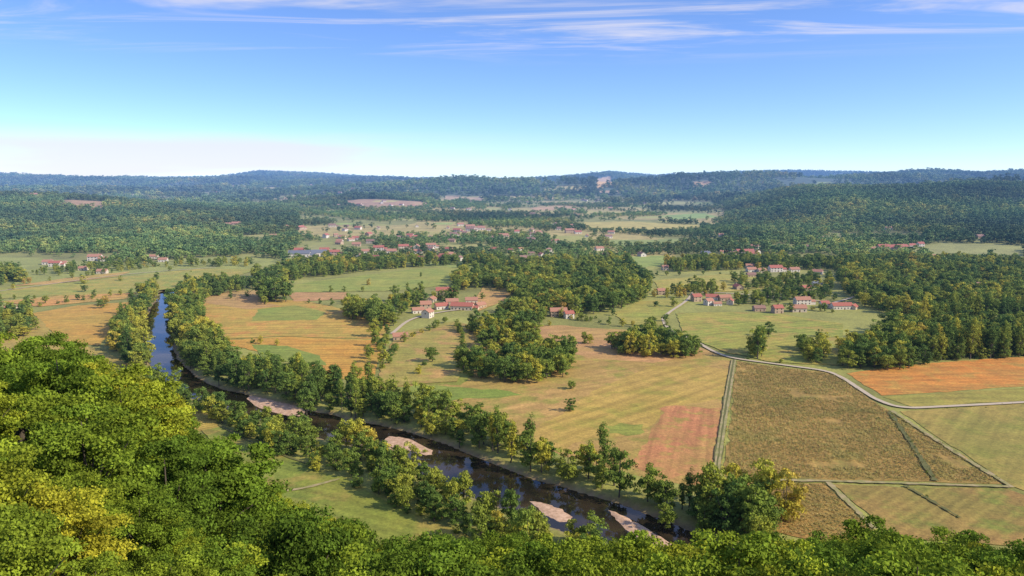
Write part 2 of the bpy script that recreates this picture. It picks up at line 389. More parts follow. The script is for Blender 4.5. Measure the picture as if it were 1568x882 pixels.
def bar(pts,hh=.5):
    P=np.array([G0(u,v,-1.3) for u,v in pts]);P=catmull(np.vstack([P,P[:1]]),5)[:-1]
    P=P+rng.normal(0,.35,P.shape);c=P.mean(0);k=len(P)
    V=[];Fs=[]
    for s,zz in ((1,-1.62),(.86,-1.47),(.6,-1.42+hh*.2),(.3,-1.40+hh*.3)):
        V+=[(*(c+(q-c)*s),zz+(rng.normal(0,.03) if s<1 else 0)) for q in P]
    V.append((*c,-1.38+hh*.3))
    for j in range(3): Fs+=[(j*k+i,j*k+(i+1)%k,(j+1)*k+(i+1)%k,(j+1)*k+i) for i in range(k)]
    Fs+=[(3*k+i,3*k+(i+1)%k,4*k) for i in range(k)]
    me=bpy.data.meshes.new('sandbank');me.from_pydata(V,[],Fs);me.materials.append(M_SAND);me.update()
    me.polygons.foreach_set('use_smooth',[True]*len(me.polygons))
    link(bpy.data.objects.new('sandbank',me))
bar([(808,765),(838,770),(872,786),(880,800),(852,798),(828,784)])
bar([(926,776),(960,790),(1000,813),(1036,836),(1024,844),(980,826),(944,798)],.6)
bar([(590,666),(625,670),(665,690),(658,698),(620,688),(583,680)],.6)
bar([(545,678),(600,684),(618,698),(565,690)],.5)
bar([(380,594),(430,602),(470,624),(462,640),(415,632),(375,612)],1.0)

# ------------------------------------------------------------ houses
def simple(name,c,c2=None,rough=.85,sc=1.5):
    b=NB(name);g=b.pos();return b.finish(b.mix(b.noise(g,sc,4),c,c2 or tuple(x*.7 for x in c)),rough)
W_M=[simple('plaster_white',(.85,.77,.65)),simple('stone_tan',(.58,.43,.28)),simple('plaster_cream',(.76,.64,.47))]
R_M=[simple('tiles_red',(.52,.17,.10),(.34,.11,.07)),simple('tiles_orange',(.52,.26,.15),(.38,.17,.10)),simple('tiles_brown',(.36,.20,.13),(.25,.14,.10)),simple('slate',(.20,.21,.24),(.13,.14,.16))]
M_WIN=simple('window_glass',(.03,.035,.04),None,.2);M_DOOR=simple('door_wood',(.15,.08,.04))
def boxes(L):
    V=[];Fs=[]
    for (x0,x1,y0,y1,z0,z1) in L:
        o=len(V);V+=[(x0,y0,z0),(x1,y0,z0),(x1,y1,z0),(x0,y1,z0),(x0,y0,z1),(x1,y0,z1),(x1,y1,z1),(x0,y1,z1)]
        Fs+=[(o,o+3,o+2,o+1),(o+4,o+5,o+6,o+7),(o,o+1,o+5,o+4),(o+1,o+2,o+6,o+5),(o+2,o+3,o+7,o+6),(o+3,o,o+4,o+7)]
    return V,Fs
def pmesh(name,V,Fs,m):
    me=bpy.data.meshes.new(name);me.from_pydata(V,[],Fs);me.materials.append(m);me.update();return me
hcache={}
def house_parts(wi,ri,var):
    k=(wi,ri,var)
    if k in hcache: return hcache[k]
    w,d,hh,rh=[(12,8,3.6,2.4),(15,8.5,5.2,2.6),(20,9,4.0,2.6),(9,7.5,5.2,2.4)][var]
    a,c=w/2,d/2
    V=[(-a,-c,-1),(a,-c,-1),(a,c,-1),(-a,c,-1),(-a,-c,hh),(a,-c,hh),(a,c,hh),(-a,c,hh),(-a,0,hh+rh),(a,0,hh+rh)]
    Fs=[(0,1,5,4),(1,2,6,9,5),(2,3,7,6),(3,0,4,8,7)]
    if var in (1,2):
        w2=5.0;c2=c*.8;h2=hh*.62;r2=1.4;o=len(V)
        V+=[(a,-c2,-1),(a+w2,-c2,-1),(a+w2,c2,-1),(a,c2,-1),(a,-c2,h2),(a+w2,-c2,h2),(a+w2,c2,h2),(a,c2,h2),(a,0,h2+r2),(a+w2,0,h2+r2)]
        Fs+=[(o,o+1,o+5,o+4),(o+1,o+2,o+6,o+9,o+5),(o+2,o+3,o+7,o+6)]
    def gable(x0,x1,c,hh,rh,o=.5,t=.22):
        e=rh/c*o
        RV=[(x0,-c-o,hh-e+t),(x1,-c-o,hh-e+t),(x1,0,hh+rh+t),(x0,0,hh+rh+t),(x1,c+o,hh-e+t),(x0,c+o,hh-e+t)]
        RV+=[(x,y,z-t+.03) for x,y,z in RV]
        return RV,[(0,1,2,3),(3,2,4,5),(6,9,8,7),(9,11,10,8),(0,6,7,1),(4,10,11,5),(0,3,9,6),(3,5,11,9),(1,7,8,2),(2,8,10,4)]
    RV,RF=gable(-a-.5,a+.5,c,hh,rh)
    if var in (1,2):
        v2,f2=gable(a+.02,a+5.4,c*.8,hh*.62,1.4);o=len(RV);RV+=v2;RF+=[tuple(i+o for i in f) for f in f2]
    wb=[];n=int(w//3.2)
    for s in (-1,1):
        for i in range(n):
            x=-a+w*(i+.5)/n
            for z0 in ([.9] if hh<4.5 else [.9,3.4]):
                if i==n//2 and s==-1 and z0==.9: continue
                wb.append((x-.5,x+.5,s*c-.04,s*c+.04,z0,z0+1.3))
    wb.append((-a-.04,-a+.04,-.5,.5,1.0 if hh<4.5 else 3.4,2.2 if hh<4.5 else 4.6))
    x=-a+w*(n//2+.5)/n
    parts=[('walls',pmesh('walls',V,Fs,W_M[wi])),('roof',pmesh('roof',RV,RF,R_M[ri])),
      ('windows',pmesh('windows',*boxes(wb),M_WIN)),('door',pmesh('door',*boxes([(x-.55,x+.55,-c-.05,-c+.02,0,2.1)]),M_DOOR)),
      ('chimney',pmesh('chimney',*boxes([(a*.5-.4,a*.5+.4,-.35+1,.35+1,hh+rh*.3,hh+rh+1.0)]),W_M[1]))]
    hcache[k]=parts;return parts
HOUSES=[]
def house(u,v,s=1,wi=0,ri=0,var=0,rot=None,name='farmhouse',snap=True):
    x,y=G(u,v) if v<440 else G0(u,v)
    for hx,hy,hw,_ in HOUSES:
        if math.hypot(x-hx,y-hy)<20 and name=='village_house': return
    z=float(h(x,y))
    e=bpy.data.objects.new(name,None);link(e)
    e.location=(x,y,z);e.rotation_euler=(0,0,rot if rot is not None else random.uniform(-.6,.6)+random.choice([0,0,1.57]))
    e.scale=(s,s,s)
    for n,m in house_parts(wi,ri,var):
        link(bpy.data.objects.new(n,m),e)
    HOUSES.append((x,y,[12,18,24,9][var]*s,34 if name=='village_house' else (24 if math.hypot(x,y)<900 else 50)))
L=[(680,452,1.0,1,0,1,.1),(652,474,1.0,1,1,3,.2),(676,473,.9,0,0,0,.4),(708,474,.95,2,0,2,-.15),(655,486,.95,0,1,3,1.2),(640,479,.8,0,1,0,.3),(613,520,.85,1,1,0,.2),
 (735,471,.8,1,1,0,.8),(692,466,.9,1,1,0,.2),(855,484,.9,1,1,1,.1),(871,487,.8,0,0,3,.3),(661,462,.8,2,1,0,1.3),(722,464,.9,2,1,0,.1),
 (1012,451,.8,1,1,3,.1),(1066,461,.9,1,0,3,.3),(1090,459,.9,0,0,0,-.2),(1085,467,.8,0,1,3,.5),(1109,460,.9,1,1,0,.2),(1118,466,.7,2,0,3,1.1),(1098,468,.6,0,1,0,.1),
 (1162,476,.8,1,2,0,.1),(1190,479,.9,1,0,3,.2),(1222,477,1.0,2,1,0,.0),(1228,466,.9,0,1,1,.1),(1262,471,.8,0,0,3,.1),(1288,473,.85,0,0,2,.05),(1307,473,.7,2,0,0,.9),(1250,438,.8,0,3,0,.2),
 (1150,416,.9,0,1,0,.2),(1166,417,.8,2,1,0,.2),(1187,416,1.0,0,0,1,.1),(1216,416,.9,0,1,0,.1),(1018,414,.8,2,1,3,.2),(1150,424,.8,1,2,0,.1),
 (459,387,1.2,0,0,0,.1),(459,394,1.4,0,3,2,.1),(485,392,1.3,0,3,2,.3),(497,386,1.1,2,0,0,.1),(512,391,1.0,1,0,1,.1),(545,367,1.0,0,0,0,.1),(705,346,1.1,0,1,0,.3),(720,351,1.2,0,1,1,.2),
 (560,388,1.0,0,1,0,.2),(580,384,1.0,0,0,1,.1),(600,388,1.1,0,1,0,.1),(618,382,1.0,2,0,1,.2),(640,388,1.0,0,1,0,.3),(660,380,1.0,0,1,1,.1),
 (737,352,1.2,0,1,0,.1),(771,365,1.1,2,1,1,.2),(792,357,1,0,0,0,.2),(872,357,1.1,1,1,1,.2),(885,358,1,0,0,0,.2),(850,372,1,0,1,0,.1),(1140,390,1.2,0,0,2,.1),(1150,392,1.0,2,0,0,.1),(1080,391,1.0,0,3,0,.1),(1108,389,.9,0,1,0,.1),
 (1336,386,1.0,0,1,3,.1),(1352,383,1.1,2,0,1,.1),(1366,381,1.0,2,0,0,.1),(1380,383,1.1,1,0,1,.2),(1395,379,1.0,0,0,0,.2),(1409,378,1.0,0,0,3,.1),(1425,398,.9,2,1,0,.1),(1437,398,1.1,0,1,2,.1),(1400,394,.9,0,0,0,.1),
 (74,405,1.0,0,1,0,.1),(85,408,.9,0,0,1,.1),(96,406,.9,2,1,0,.1),(146,399,1.1,0,1,1,.1),(158,400,.9,0,1,0,.2),(128,414,.8,2,1,0,.1),(157,419,.9,2,1,0,.1),(349,346,1.1,0,1,0,.1),(362,346,1.1,1,1,1,.1),(18,476,.8,2,1,0,.1),(250,401,.9,0,1,0,.1),(236,396,.9,0,1,0,.1),
 (1360,352,1,0,1,0,.1),(1500,440,.9,1,2,0,.2),(1385,430,.9,1,1,0,.2),(420,364,1,1,1,0,.1),(1500,365,1,1,2,0,.2)]
for a in L:
    house(a[0],a[1],a[2],a[3],a[4],a[5],a[6],name='farmhouse')
for i in range(80):
    u=random.gauss(655,125);v=random.uniform(348,401)
    if not 430<u<900: continue
    house(u,v,random.uniform(.75,1.1),random.choice([0,0,1,2]),random.choice([0,1,2,2]),random.choice([0,0,1,3]),name='village_house')
for i in range(11): house(random.gauss(588,28),random.uniform(309,317),1.0,random.choice([0,0,2]),random.choice([1,2]),random.choice([0,3,1]),name='village_house')
for i in range(9): house(random.uniform(-20,100),random.uniform(297,303),1.1,0,random.choice([1,3]),random.choice([1,0]),name='village_house')
for i in range(20): house(random.uniform(680,1000),random.uniform(302,335),1.0,0,random.choice([1,2,2]),0,name='village_house')
for i in range(10): house(random.uniform(200,620),random.uniform(284,300),1.2,0,1,0,name='village_house')
for i in range(16): house(random.uniform(840,1300),random.uniform(345,394),1.0,0,random.choice([1,2]),0,name='village_house')
for i in range(7): house(random.uniform(1120,1300),random.uniform(410,450),.9,random.choice([0,1,2]),random.choice([1,0]),0,name='village_house')
HA=np.array(HOUSES);print('houses',len(HA))

# ------------------------------------------------------------ tree prototypes
def tree_mesh(name,H,R,th,nc,lpc,leaf,mat,seed,shape='round',limbs=True,cs=.30,nr=.5,flat=.75):
    r=np.random.default_rng(seed)
    cz=(H+th)/2;hz=(H-th)/2
    d=r.normal(size=(nc,3));d/=np.linalg.norm(d,axis=1)[:,None]
    rad=r.uniform(.40,.95,nc)
    cx=np.c_[d[:,0]*R*rad,d[:,1]*R*rad,cz+d[:,2]*hz*rad]
    if shape=='round':
        ph=r.uniform(0,6.28);k=1+.22*np.sin(2*np.arctan2(cx[:,1],cx[:,0])+ph);cx[:,:2]*=k[:,None]
    if shape=='cone':
        t=(cx[:,2]-th)/(H-th);cx[:,:2]*=(1.25-.95*t)[:,None]
    cr=R*cs*r.uniform(.6,1.4,nc)
    n=nc*lpc;ci=np.repeat(np.arange(nc),lpc)
    q=r.normal(size=(n,3));q/=np.linalg.norm(q,axis=1)[:,None];q[:,2]=np.where(q[:,2]<-.2,-q[:,2],q[:,2])
    zs=1.15 if shape=='poplar' else flat
    p=cx[ci]+q*(cr[ci]*r.uniform(.45,1.18,n))[:,None]*np.array([1,1,zs])
    nn=q+r.normal(size=(n,3))*nr;nn/=np.linalg.norm(nn,axis=1)[:,None]
    up=r.normal(size=(n,3));t1=np.cross(nn,up);t1/=np.linalg.norm(t1,axis=1)[:,None];t2=np.cross(nn,t1)
    s=(leaf*r.uniform(.5,1.3,n))[:,None];as_=r.uniform(.45,.8,n)[:,None]
    V=np.stack([p-t1*s*.5,p-t2*s*.5*as_+t1*s*.08,p+t1*s*.5,p+t2*s*.5*as_+t1*s*.08],1).reshape(-1,3)
    Fq=np.arange(4*n).reshape(-1,4)
    ctone=r.uniform(.1,.9,nc)
    tone=np.clip(ctone[ci]*.6+r.uniform(0,.4,n),0,1);tone=np.repeat(tone,4)
    TV=[];TF=[]
    def limb(a,b,ra,rb,k=6):
        a=np.array(a,float);b=np.array(b,float);ax=b-a;ax/=np.linalg.norm(ax)+1e-9
        s1=np.cross(ax,[.3,.9,.1]);s1/=np.linalg.norm(s1);s2=np.cross(ax,s1);o=len(TV)
        for c,rr in ((a,ra),(b,rb)):
            for i in range(k):
                an=6.2832*i/k;TV.append(c+s1*math.cos(an)*rr+s2*math.sin(an)*rr)
        for i in range(k): TF.append((o+i,o+(i+1)%k,o+k+(i+1)%k,o+k+i))
    tr=.022*H+.05;fork=np.array([0,0,th+hz*.5]);
    limb((0,0,-1),(r.normal(0,.1),r.normal(0,.1),th),tr*1.2,tr*.8,8);limb((0,0,th),fork,tr*.8,tr*.5)
    limb(fork,(0,0,H*.88),tr*.5,tr*.12)
    if limbs:
        for i in r.choice(nc,min(nc,12),replace=False):
            st=(0,0,r.uniform(th*.9,th+hz*.6));mid=(np.array(st)+cx[i])/2+r.normal(0,.2,3);mid[2]+=.3
            limb(st,mid,tr*.4,tr*.25,5);limb(mid,cx[i],tr*.25,tr*.08,5)
    TV=np.array(TV);nv=len(V)
    TFa=np.array(TF)+nv
    V=np.vstack([V,TV]);Fa=np.vstack([Fq,TFa])
    mi=np.r_[np.zeros(len(Fq)),np.ones(len(TFa))]
    me=mesh_np(name,V,Fa,[mat,M_BARK],midx=mi)
    at=me.attributes.new('tone','FLOAT','POINT');at.data.foreach_set('value',np.r_[tone,np.full(len(TV),.5)].astype(np.float32))
    return me
def coll(name,meshes):
    c=bpy.data.collections.new(name)
    for i,m in enumerate(meshes): c.objects.link(bpy.data.objects.new('%s_%02d'%(name,i),m))
    return c
MID=[tree_mesh('broadleaf_tree',12,5.0,.3,36,75,.72,M_LMID,10+i,cs=.27) for i in range(4)]
MID+=[tree_mesh('broadleaf_tree',12,4.2,.2,28,80,.7,M_LMID,20+i,'cone') for i in range(2)]
MID+=[tree_mesh('poplar_tree',20,2.6,.8,40,60,.7,M_LMID,30+i,'poplar',cs=.5) for i in range(2)]
MID+=[tree_mesh('shrub',5,3.0,.0,18,60,.6,M_LMID,40,limbs=False)]
FARM=[tree_mesh('forest_tree',12,5.8,.5,14,20,1.85,M_LFAR,50+i,limbs=False,cs=.38) for i in range(4)]
NEARM=[tree_mesh('oak_tree',13,5.2,1.4,105,280,.30,M_LNEAR,60+i,cs=.21,nr=.75,flat=.65) for i in range(5)]
C_MID=coll('valley_tree_kinds',MID);C_FAR=coll('forest_tree_kinds',FARM)
b=NB('maize_leaves');g=b.pos();oi=b.n('ShaderNodeObjectInfo').outputs['Random']
M_MZ=b.finish(b.mix(1,b.ramp(oi,[(0,(.28,.27,.07)),(.5,(.38,.32,.10)),(1,(.50,.38,.13))]),b.rng(b.noise(g,.03,2),.35,.65,.8,1.2),'MULTIPLY'),transl=.2,simple=True)
CRN=[]
for s in range(2):
    r=np.random.default_rng(90+s);n=26
    p=np.c_[r.uniform(-1.5,1.5,n),r.uniform(-.75,.75,n),r.uniform(.3,.9,n)]
    V=[];Fs=[]
    for i in range(n):
        a=r.uniform(0,6.28);dd=np.array([math.cos(a),math.sin(a),.3])*.6;sd=np.array([-math.sin(a),math.cos(a),0])*.17
        o=len(V);V+=[p[i]-sd*.5-[0,0,.3],p[i]+sd*.5-[0,0,.3],p[i]+dd*.6+sd,p[i]+dd];Fs.append((o,o+1,o+2,o+3))
    CRN.append(mesh_np('maize_tuft',V,Fs,[M_MZ]))
C_CRN=coll('maize_kinds',CRN)

def scatter(name,pts,rot,scl,idx,col):
    if len(pts)==0: return
    me=bpy.data.meshes.new(name);me.vertices.add(len(pts));me.vertices.foreach_set('co',np.asarray(pts,np.float32).ravel())
    a=me.attributes.new('rz','FLOAT','POINT');a.data.foreach_set('value',np.asarray(rot,np.float32))
    a=me.attributes.new('sc','FLOAT_VECTOR','POINT');a.data.foreach_set('vector',np.asarray(scl,np.float32).ravel())
    a=me.attributes.new('kind','INT','POINT');a.data.foreach_set('value',np.asarray(idx,np.int32))
    o=link(bpy.data.objects.new(name,me))
    t=bpy.data.node_groups.new(name+'_nodes','GeometryNodeTree')
    t.interface.new_socket('Geometry',in_out='INPUT',socket_type='NodeSocketGeometry');t.interface.new_socket('Geometry',in_out='OUTPUT',socket_type='NodeSocketGeometry')
    N=t.nodes.new;gi=N('NodeGroupInput');go=N('NodeGroupOutput');ip=N('GeometryNodeInstanceOnPoints');ci=N('GeometryNodeCollectionInfo')
    ci.inputs['Collection'].default_value=col;ci.inputs['Separate Children'].default_value=True;ci.inputs['Reset Children'].default_value=True
    def na(nm,ty):
        x=N('GeometryNodeInputNamedAttribute');x.data_type=ty;x.inputs['Name'].default_value=nm
        return [s for s in x.outputs if s.enabled and s.name=='Attribute'][0]
    cx=N('ShaderNodeCombineXYZ');l=t.links.new
    l(na('rz','FLOAT'),cx.inputs[2]);l(gi.outputs[0],ip.inputs['Points']);l(ci.outputs[0],ip.inputs['Instance'])
    ip.inputs['Pick Instance'].default_value=True
    l(na('kind','INT'),ip.inputs['Instance Index']);l(cx.outputs[0],ip.inputs['Rotation']);l(na('sc','FLOAT_VECTOR'),ip.inputs['Scale']);l(ip.outputs[0],go.inputs[0])
    md=o.modifiers.new('instances','NODES');md.node_group=t
    return o
def clear_mask(x,y):
    ok=np.ones(len(x),bool)
    for hx,hy,w,front in HA:
        r=math.hypot(hx,hy);fx,fy=hx/r,hy/r;dx=x-hx;dy=y-hy
        al=dx*fx+dy*fy;la=np.abs(-dx*fy+dy*fx)
        ok&=~((np.hypot(dx,dy)<w*.5+4)|((la<w*.45+2.5)&(al<0)&(al>-front)))
    return ok
def grid_pts(x0,x1,y0,y1,s,jit=.45):
    gx,gy=np.meshgrid(np.arange(x0,x1,s),np.arange(y0,y1,s));gx=gx.ravel();gy=gy.ravel()
    return gx+rng.uniform(-jit,jit,len(gx))*s,gy+rng.uniform(-jit,jit,len(gx))*s

def forest(name,r0,r1,s,sc,dens):
    x,y=grid_pts(-r1*.85,r1*.85,r0*.7,r1,s)
    r=np.hypot(x,y);k=(r>r0)&(r<r1)&(np.abs(x)<y*.76+40);x,y=x[k],y[k]
    z=h(x,y)
    cl=vnoise(x,y,170,11)*.6+vnoise(x,y,60,12)*.4
    k=dens(x,y,z,cl)
    for P,c in FARW: k&=~inpoly(x,y,P)
    x,y,z=x[k],y[k],z[k];k=clear_mask(x,y);x,y,z=x[k],y[k],z[k]
    n=len(x);S=sc*rng.uniform(.6,1.3,n)
    S=S*np.where((z<9)&(np.abs(x/y)<.27)&(r0<2000),.78,1)
    S3=np.stack([S,S,S*rng.uniform(.8,1.15,n)],1)
    scatter(name,np.c_[x,y,z],rng.uniform(0,6.28,n),S3,rng.integers(0,4,n),C_FAR);print(name,n)
forest('hill_forest',1040,2700,10.8,.97,lambda x,y,z,c:((z>9)&(c>.15))|((x/y<-.27)&(y>1120)&(c>.2))|((x/y>.27)&(y>1150)&(c>.3))|(c>.50)|(rng.random(len(x))<.06))
forest('distant_forest',2700,7300,24,1.7,lambda x,y,z,c:(c>.32)&((z>12)|(c>.45)))

PT=[];RT=[];SCL=[];KI=[]
def add(x,y,s,k,zs=1):
    PT.append((x,y,float(h(x,y))-.1));RT.append(random.uniform(0,6.28));SCL.append((s,s,s*zs));KI.append(k)
def patch(poly,s=7.5,sc=(.8,1.25),kinds=(0,1,2,3,4,5),marg=1.5,avoid=True):
    P=np.array([G0(*p) for p in poly])
    x,y=grid_pts(P[:,0].min(),P[:,0].max()+s,P[:,1].min(),P[:,1].max()+s,s)
    k=inpoly(x,y,P);x,y=x[k],y[k]
    k=riv_edge(x,y)>marg;x,y=x[k],y[k]
    if avoid and len(x): k=clear_mask(x,y);x,y=x[k],y[k]
    for a,b_ in zip(x,y):
        kk=random.choice(kinds);add(a,b_,random.uniform(*sc)*random.choice([.75,1,1,1.1])*(.8 if kk in(6,7) else 1)*1.05,kk,random.uniform(.9,1.3))
BL=(0,1,2,3,4,5)
patch([(168,520),(200,480),(238,462),(236,545),(225,572),(190,560)],7,(.8,1.2),BL+(6,))
patch([(252,462),(300,470),(330,520),(350,556),(300,575),(262,550)],7,(.9,1.3),BL+(6,))
patch([(205,450),(330,432),(400,440),(330,455),(290,468),(220,470)],8,(.7,1.1))
patch([(300,556),(350,560),(440,575),(560,605),(650,628),(760,670),(860,715),(960,745),(1100,790),(1210,815),(1200,850),(1080,860),(980,805),(880,775),(780,738),(680,695),(600,662),(470,640),(380,606),(300,585)],7,(.8,1.2),BL+(6,7,8))
patch([(220,560),(285,590),(370,622),(470,655),(560,690),(620,700)]+[(700,766),(790,806),(880,832),(960,854),(1050,890),(1000,905),(880,890),(760,845),(650,800),(560,756),(450,710),(360,665),(280,625),(215,590)],7,(.65,1.0),BL+(8,),4.0)
patch([(700,562),(790,548),(880,548),(882,572),(820,590),(712,580)],7,(.8,1.25),BL+(8,))
patch([(716,505),(780,498),(825,525),(815,538),(735,536)],7,(.8,1.25),BL+(8,))
patch([(530,478),(590,478),(605,500),(575,505),(560,490),(530,490)],7,(.9,1.3))
patch([(597,470),(640,458),(700,452),(700,462),(640,470),(610,486)],8,(.8,1.1))
patch([(394,456),(436,452),(446,462),(402,466)],8,(1.2,1.6),(0,1,2,3))
patch([(932,532),(1000,522),(1072,538),(1070,552),(1000,548),(940,542)],6.5,(.8,1.15),(0,1,2,3))
patch([(756,440),(760,425),(830,418),(960,405),(1000,436),(985,462),(940,478),(880,484),(800,468)],8.5,(.85,1.3))
patch([(755,480),(800,470),(850,490),(820,500),(760,496)],8,(.7,1.1))
patch([(690,425),(760,418),(760,440),(700,445)],8,(.8,1.2))
patch([(1285,402),(1420,404),(1700,412),(1700,476),(1568,482),(1480,482),(1400,490),(1320,470),(1285,440)],8.5,(.9,1.3))
patch([(1285,540),(1340,530),(1420,535),(1416,560),(1400,570),(1290,568)],7,(.85,1.2),BL)
patch([(1340,508),(1480,502),(1568,505),(1700,500),(1700,530),(1568,524),(1420,528),(1345,528)],8,(.9,1.3),BL)
patch([(1415,546),(1480,541),(1568,538),(1700,530),(1700,541),(1568,547),(1420,554)],5,(1.0,1.2),(6,7))
patch([(1415,544),(1480,539),(1568,536),(1700,528),(1700,541),(1568,548),(1420,555)],5,(.5,.8),(0,1,8))
patch([(1410,500),(1500,490),(1590,490),(1590,498),(1500,500),(1410,508)],7,(1.1,1.3),(6,7))
patch([(1222,528),(1262,535),(1268,560),(1245,562),(1222,545)],6.5,(.6,1))
patch([(1148,536),(1172,536),(1174,549),(1150,549)],5,(1,1.2),(6,0))
patch([(1080,770),(1200,785),(1215,830),(1130,850),(1075,820)],8,(1.1,1.4),(0,1,2,3))
patch([(1015,404),(1130,398),(1290,404),(1290,414),(1130,414),(1020,418)],9,(.8,1.1))
patch([(1120,430),(1240,424),(1290,440),(1260,450),(1210,448),(1130,444)],11,(.6,1.0))
patch([(1010,452),(1060,440),(1110,444),(1110,450),(1050,456),(1015,460)],9,(.6,.9))
patch([(1120,456),(1260,448),(1290,460),(1240,462),(1130,468)],9,(.5,.9))
patch([(440,408),(520,402),(690,398),(830,406),(960,400),(960,404),(820,416),(700,406),(600,412),(480,426),(440,432)],9,(.8,1.1))
patch([(380,425),(440,415),(440,438),(400,436)],8,(.8,1.1))
patch([(60,416),(150,406),(230,400),(400,402),(390,408),(230,410),(130,420),(60,424)],13,(.5,.9))
patch([(-60,420),(20,416),(40,432),(-60,440)],8,(.8,1.2))
patch([(-60,470),(40,476),(60,500),(40,520),(-60,520)],9,(.7,1.1))
patch([(570,500),(600,505),(590,560),(560,590),(550,575),(570,540)],10,(.5,.9),BL+(8,))
def hedge(pts,sp=6,sc=(.35,.6),kinds=(8,0,1,2),skip=.15):
    P=np.array([G0(*p) for p in pts])
    for a,b_ in zip(P[:-1],P[1:]):
        n=max(1,int(np.hypot(*(b_-a))/sp))
        for i in range(n):
            if random.random()<skip: continue
            q=a+(b_-a)*(i+random.random()*.6)/n+rng.normal(0,1,2);kk=random.choice(kinds)
            add(q[0],q[1],random.uniform(*sc)*(1.4 if kk==8 else 1),kk,random.uniform(.8,1.2))
hedge([(700,500),(712,540),(700,560)]);hedge([(590,560),(620,520),(690,492)],8)
hedge([(1125,462),(1200,470),(1290,480)],7);hedge([(1040,515),(1020,500),(1020,485)],12)
hedge([(60,470),(140,458),(215,448)],10);hedge([(0,440),(120,425),(260,405)],9);hedge([(180,500),(215,470)],7)
hedge([(440,448),(540,447),(600,444)],14);hedge([(300,520),(330,522),(440,530)],10,(.3,.5))
hedge([(450,462),(530,470)],12);hedge([(880,490),(960,500),(1010,500)],9);hedge([(1000,422),(1100,420),(1190,424)],10)
hedge([(1130,548),(1220,560),(1290,566)],14,(.25,.4));hedge([(540,742),(640,790),(720,825)],9,(.25,.4))
hedge([(820,480),(900,492),(940,482)],8);hedge([(0,425),(90,412),(180,405)],9)
hedge([(840,498),(800,505),(830,525),(880,548)],10,(.35,.55))
hedge([(330,640),(420,690),(500,722)],6,(.4,.6))
hedge([(1385,745),(1420,765),(1470,795)],4,(.12,.25),(8,),.3);hedge([(1362,634),(1395,680),(1432,736)],4,(.1,.2),(8,),.3)
hedge([(980,800),(1060,815),(1120,800)],6,(.5,.8))
hedge([(640,760),(700,785),(760,805),(830,825)],9,(.35,.6))
hedge([(1378,628),(1460,626),(1568,618)],5,(.06,.14),(8,),.5);hedge([(1126,556),(1112,640),(1098,740)],5,(.05,.12),(8,),.5)
for i in range(90):
    u=random.uniform(-20,1580);v=random.uniform(408,475);x,y=G0(u,v)
    if riv_edge(np.array([x]),np.array([y]))[0]>8 and clear_mask(np.array([x]),np.array([y]))[0]: add(x,y,random.uniform(.4,.85),random.choice(BL+(8,)))
PT=np.array(PT);SCL=np.array(SCL)
scatter('valley_trees',PT,RT,SCL,KI,C_MID);print('valley',len(PT))
for u,v,k,s,zs in [(873,630,0,.62,1),(875,596,1,.55,.8),(641,573,2,.55,.9),(662,555,3,1.0,1),(895,526,4,.8,1),(903,526,1,.6,1),(925,722,6,1.0,1),(1160,550,6,1.1,1),(1177,516,2,.95,1),(1254,516,8,1.1,1),
   (605,462,0,1.1,1.2),(700,446,1,1.0,1.1),(870,545,3,.75,1),(413,462,1,1.5,1.15),(1050,545,2,.9,1),(580,535,4,.6,1),(1000,494,3,.6,.8),(1240,552,1,.8,1),(735,625,8,.8,.8),(1210,478,2,.7,1),(1355,562,3,1.2,1),(45,470,2,.9,1),(130,447,3,.7,1),(70,465,1,.7,1),(470,640,5,1.3,1.1),(650,560,8,.7,1)]:
    x,y=G0(u,v);nm=MID[k].name.split('.')[0]
    o=link(bpy.data.objects.new(nm,MID[k]));o.location=(x,y,-.05);o.scale=(s,s,s*zs);o.rotation_euler=(0,0,random.uniform(0,6))

def corn(poly,ang,name,row=3.0,step=2.4):
    P=np.array([G0(*p) for p in poly]);c=P.mean(0);ca,sa=math.cos(ang),math.sin(ang)
    R=260;gx,gy=np.meshgrid(np.arange(-R,R,step),np.arange(-R,R,row));gx=gx.ravel()+rng.uniform(-1,1,gx.size);gy=gy.ravel()+rng.normal(0,.25,gy.size)
    x=c[0]+gx*ca-gy*sa;y=c[1]+gx*sa+gy*ca
    k=inpoly(x,y,c+(P-c)*.985)&(vnoise(x,y,14,77)>.12);x,y=x[k],y[k];n=len(x)
    s=rng.uniform(.6,1.1,n)*(.75+.4*vnoise(x,y,25,78))
    scatter(name,np.c_[x,y,np.full(n,.1)],np.full(n,ang)+rng.choice([0,3.14159],n),np.stack([np.ones(n),np.ones(n),s*.8],1),rng.integers(0,2,n),C_CRN);print(name,n)
corn(CORN,1.42,'maize_crop',2.4,2.3);corn(CORN2,1.9,'maize_crop',2.4,2.3)

# --- foreground hillside trees
cnt=0
def near_tree(a,b_,s,kind='oak_tree'):
    z=float(h(a,b_))
    o=link(bpy.data.objects.new(kind,NEARM[random.randrange(5)]));o.location=(a,b_,z-.3);o.scale=(s*random.uniform(.9,1.15),s*random.uniform(.9,1.15),s)
    o.rotation_euler=(0,0,random.uniform(0,6.28))
x,y=grid_pts(-230,260,18,205,8.2,.4)
for a,b_ in zip(x,y):
    r=math.hypot(a,b_)
    if r<38 or abs(a)>b_*.80+14 or float(h(a,b_))<1.5: continue
    near_tree(a,b_,random.uniform(.66,1.1)*(.85 if r<50 else 1));cnt+=1
x,y=grid_pts(-62,0,14,62,4.6,.4)
for a,b_ in zip(x,y):
    r=math.hypot(a,b_)
    if 24<r<64 and abs(a)<b_*.80+14: near_tree(a,b_,random.uniform(.30,.48),'hazel_shrub');cnt+=1
print('near',cnt)

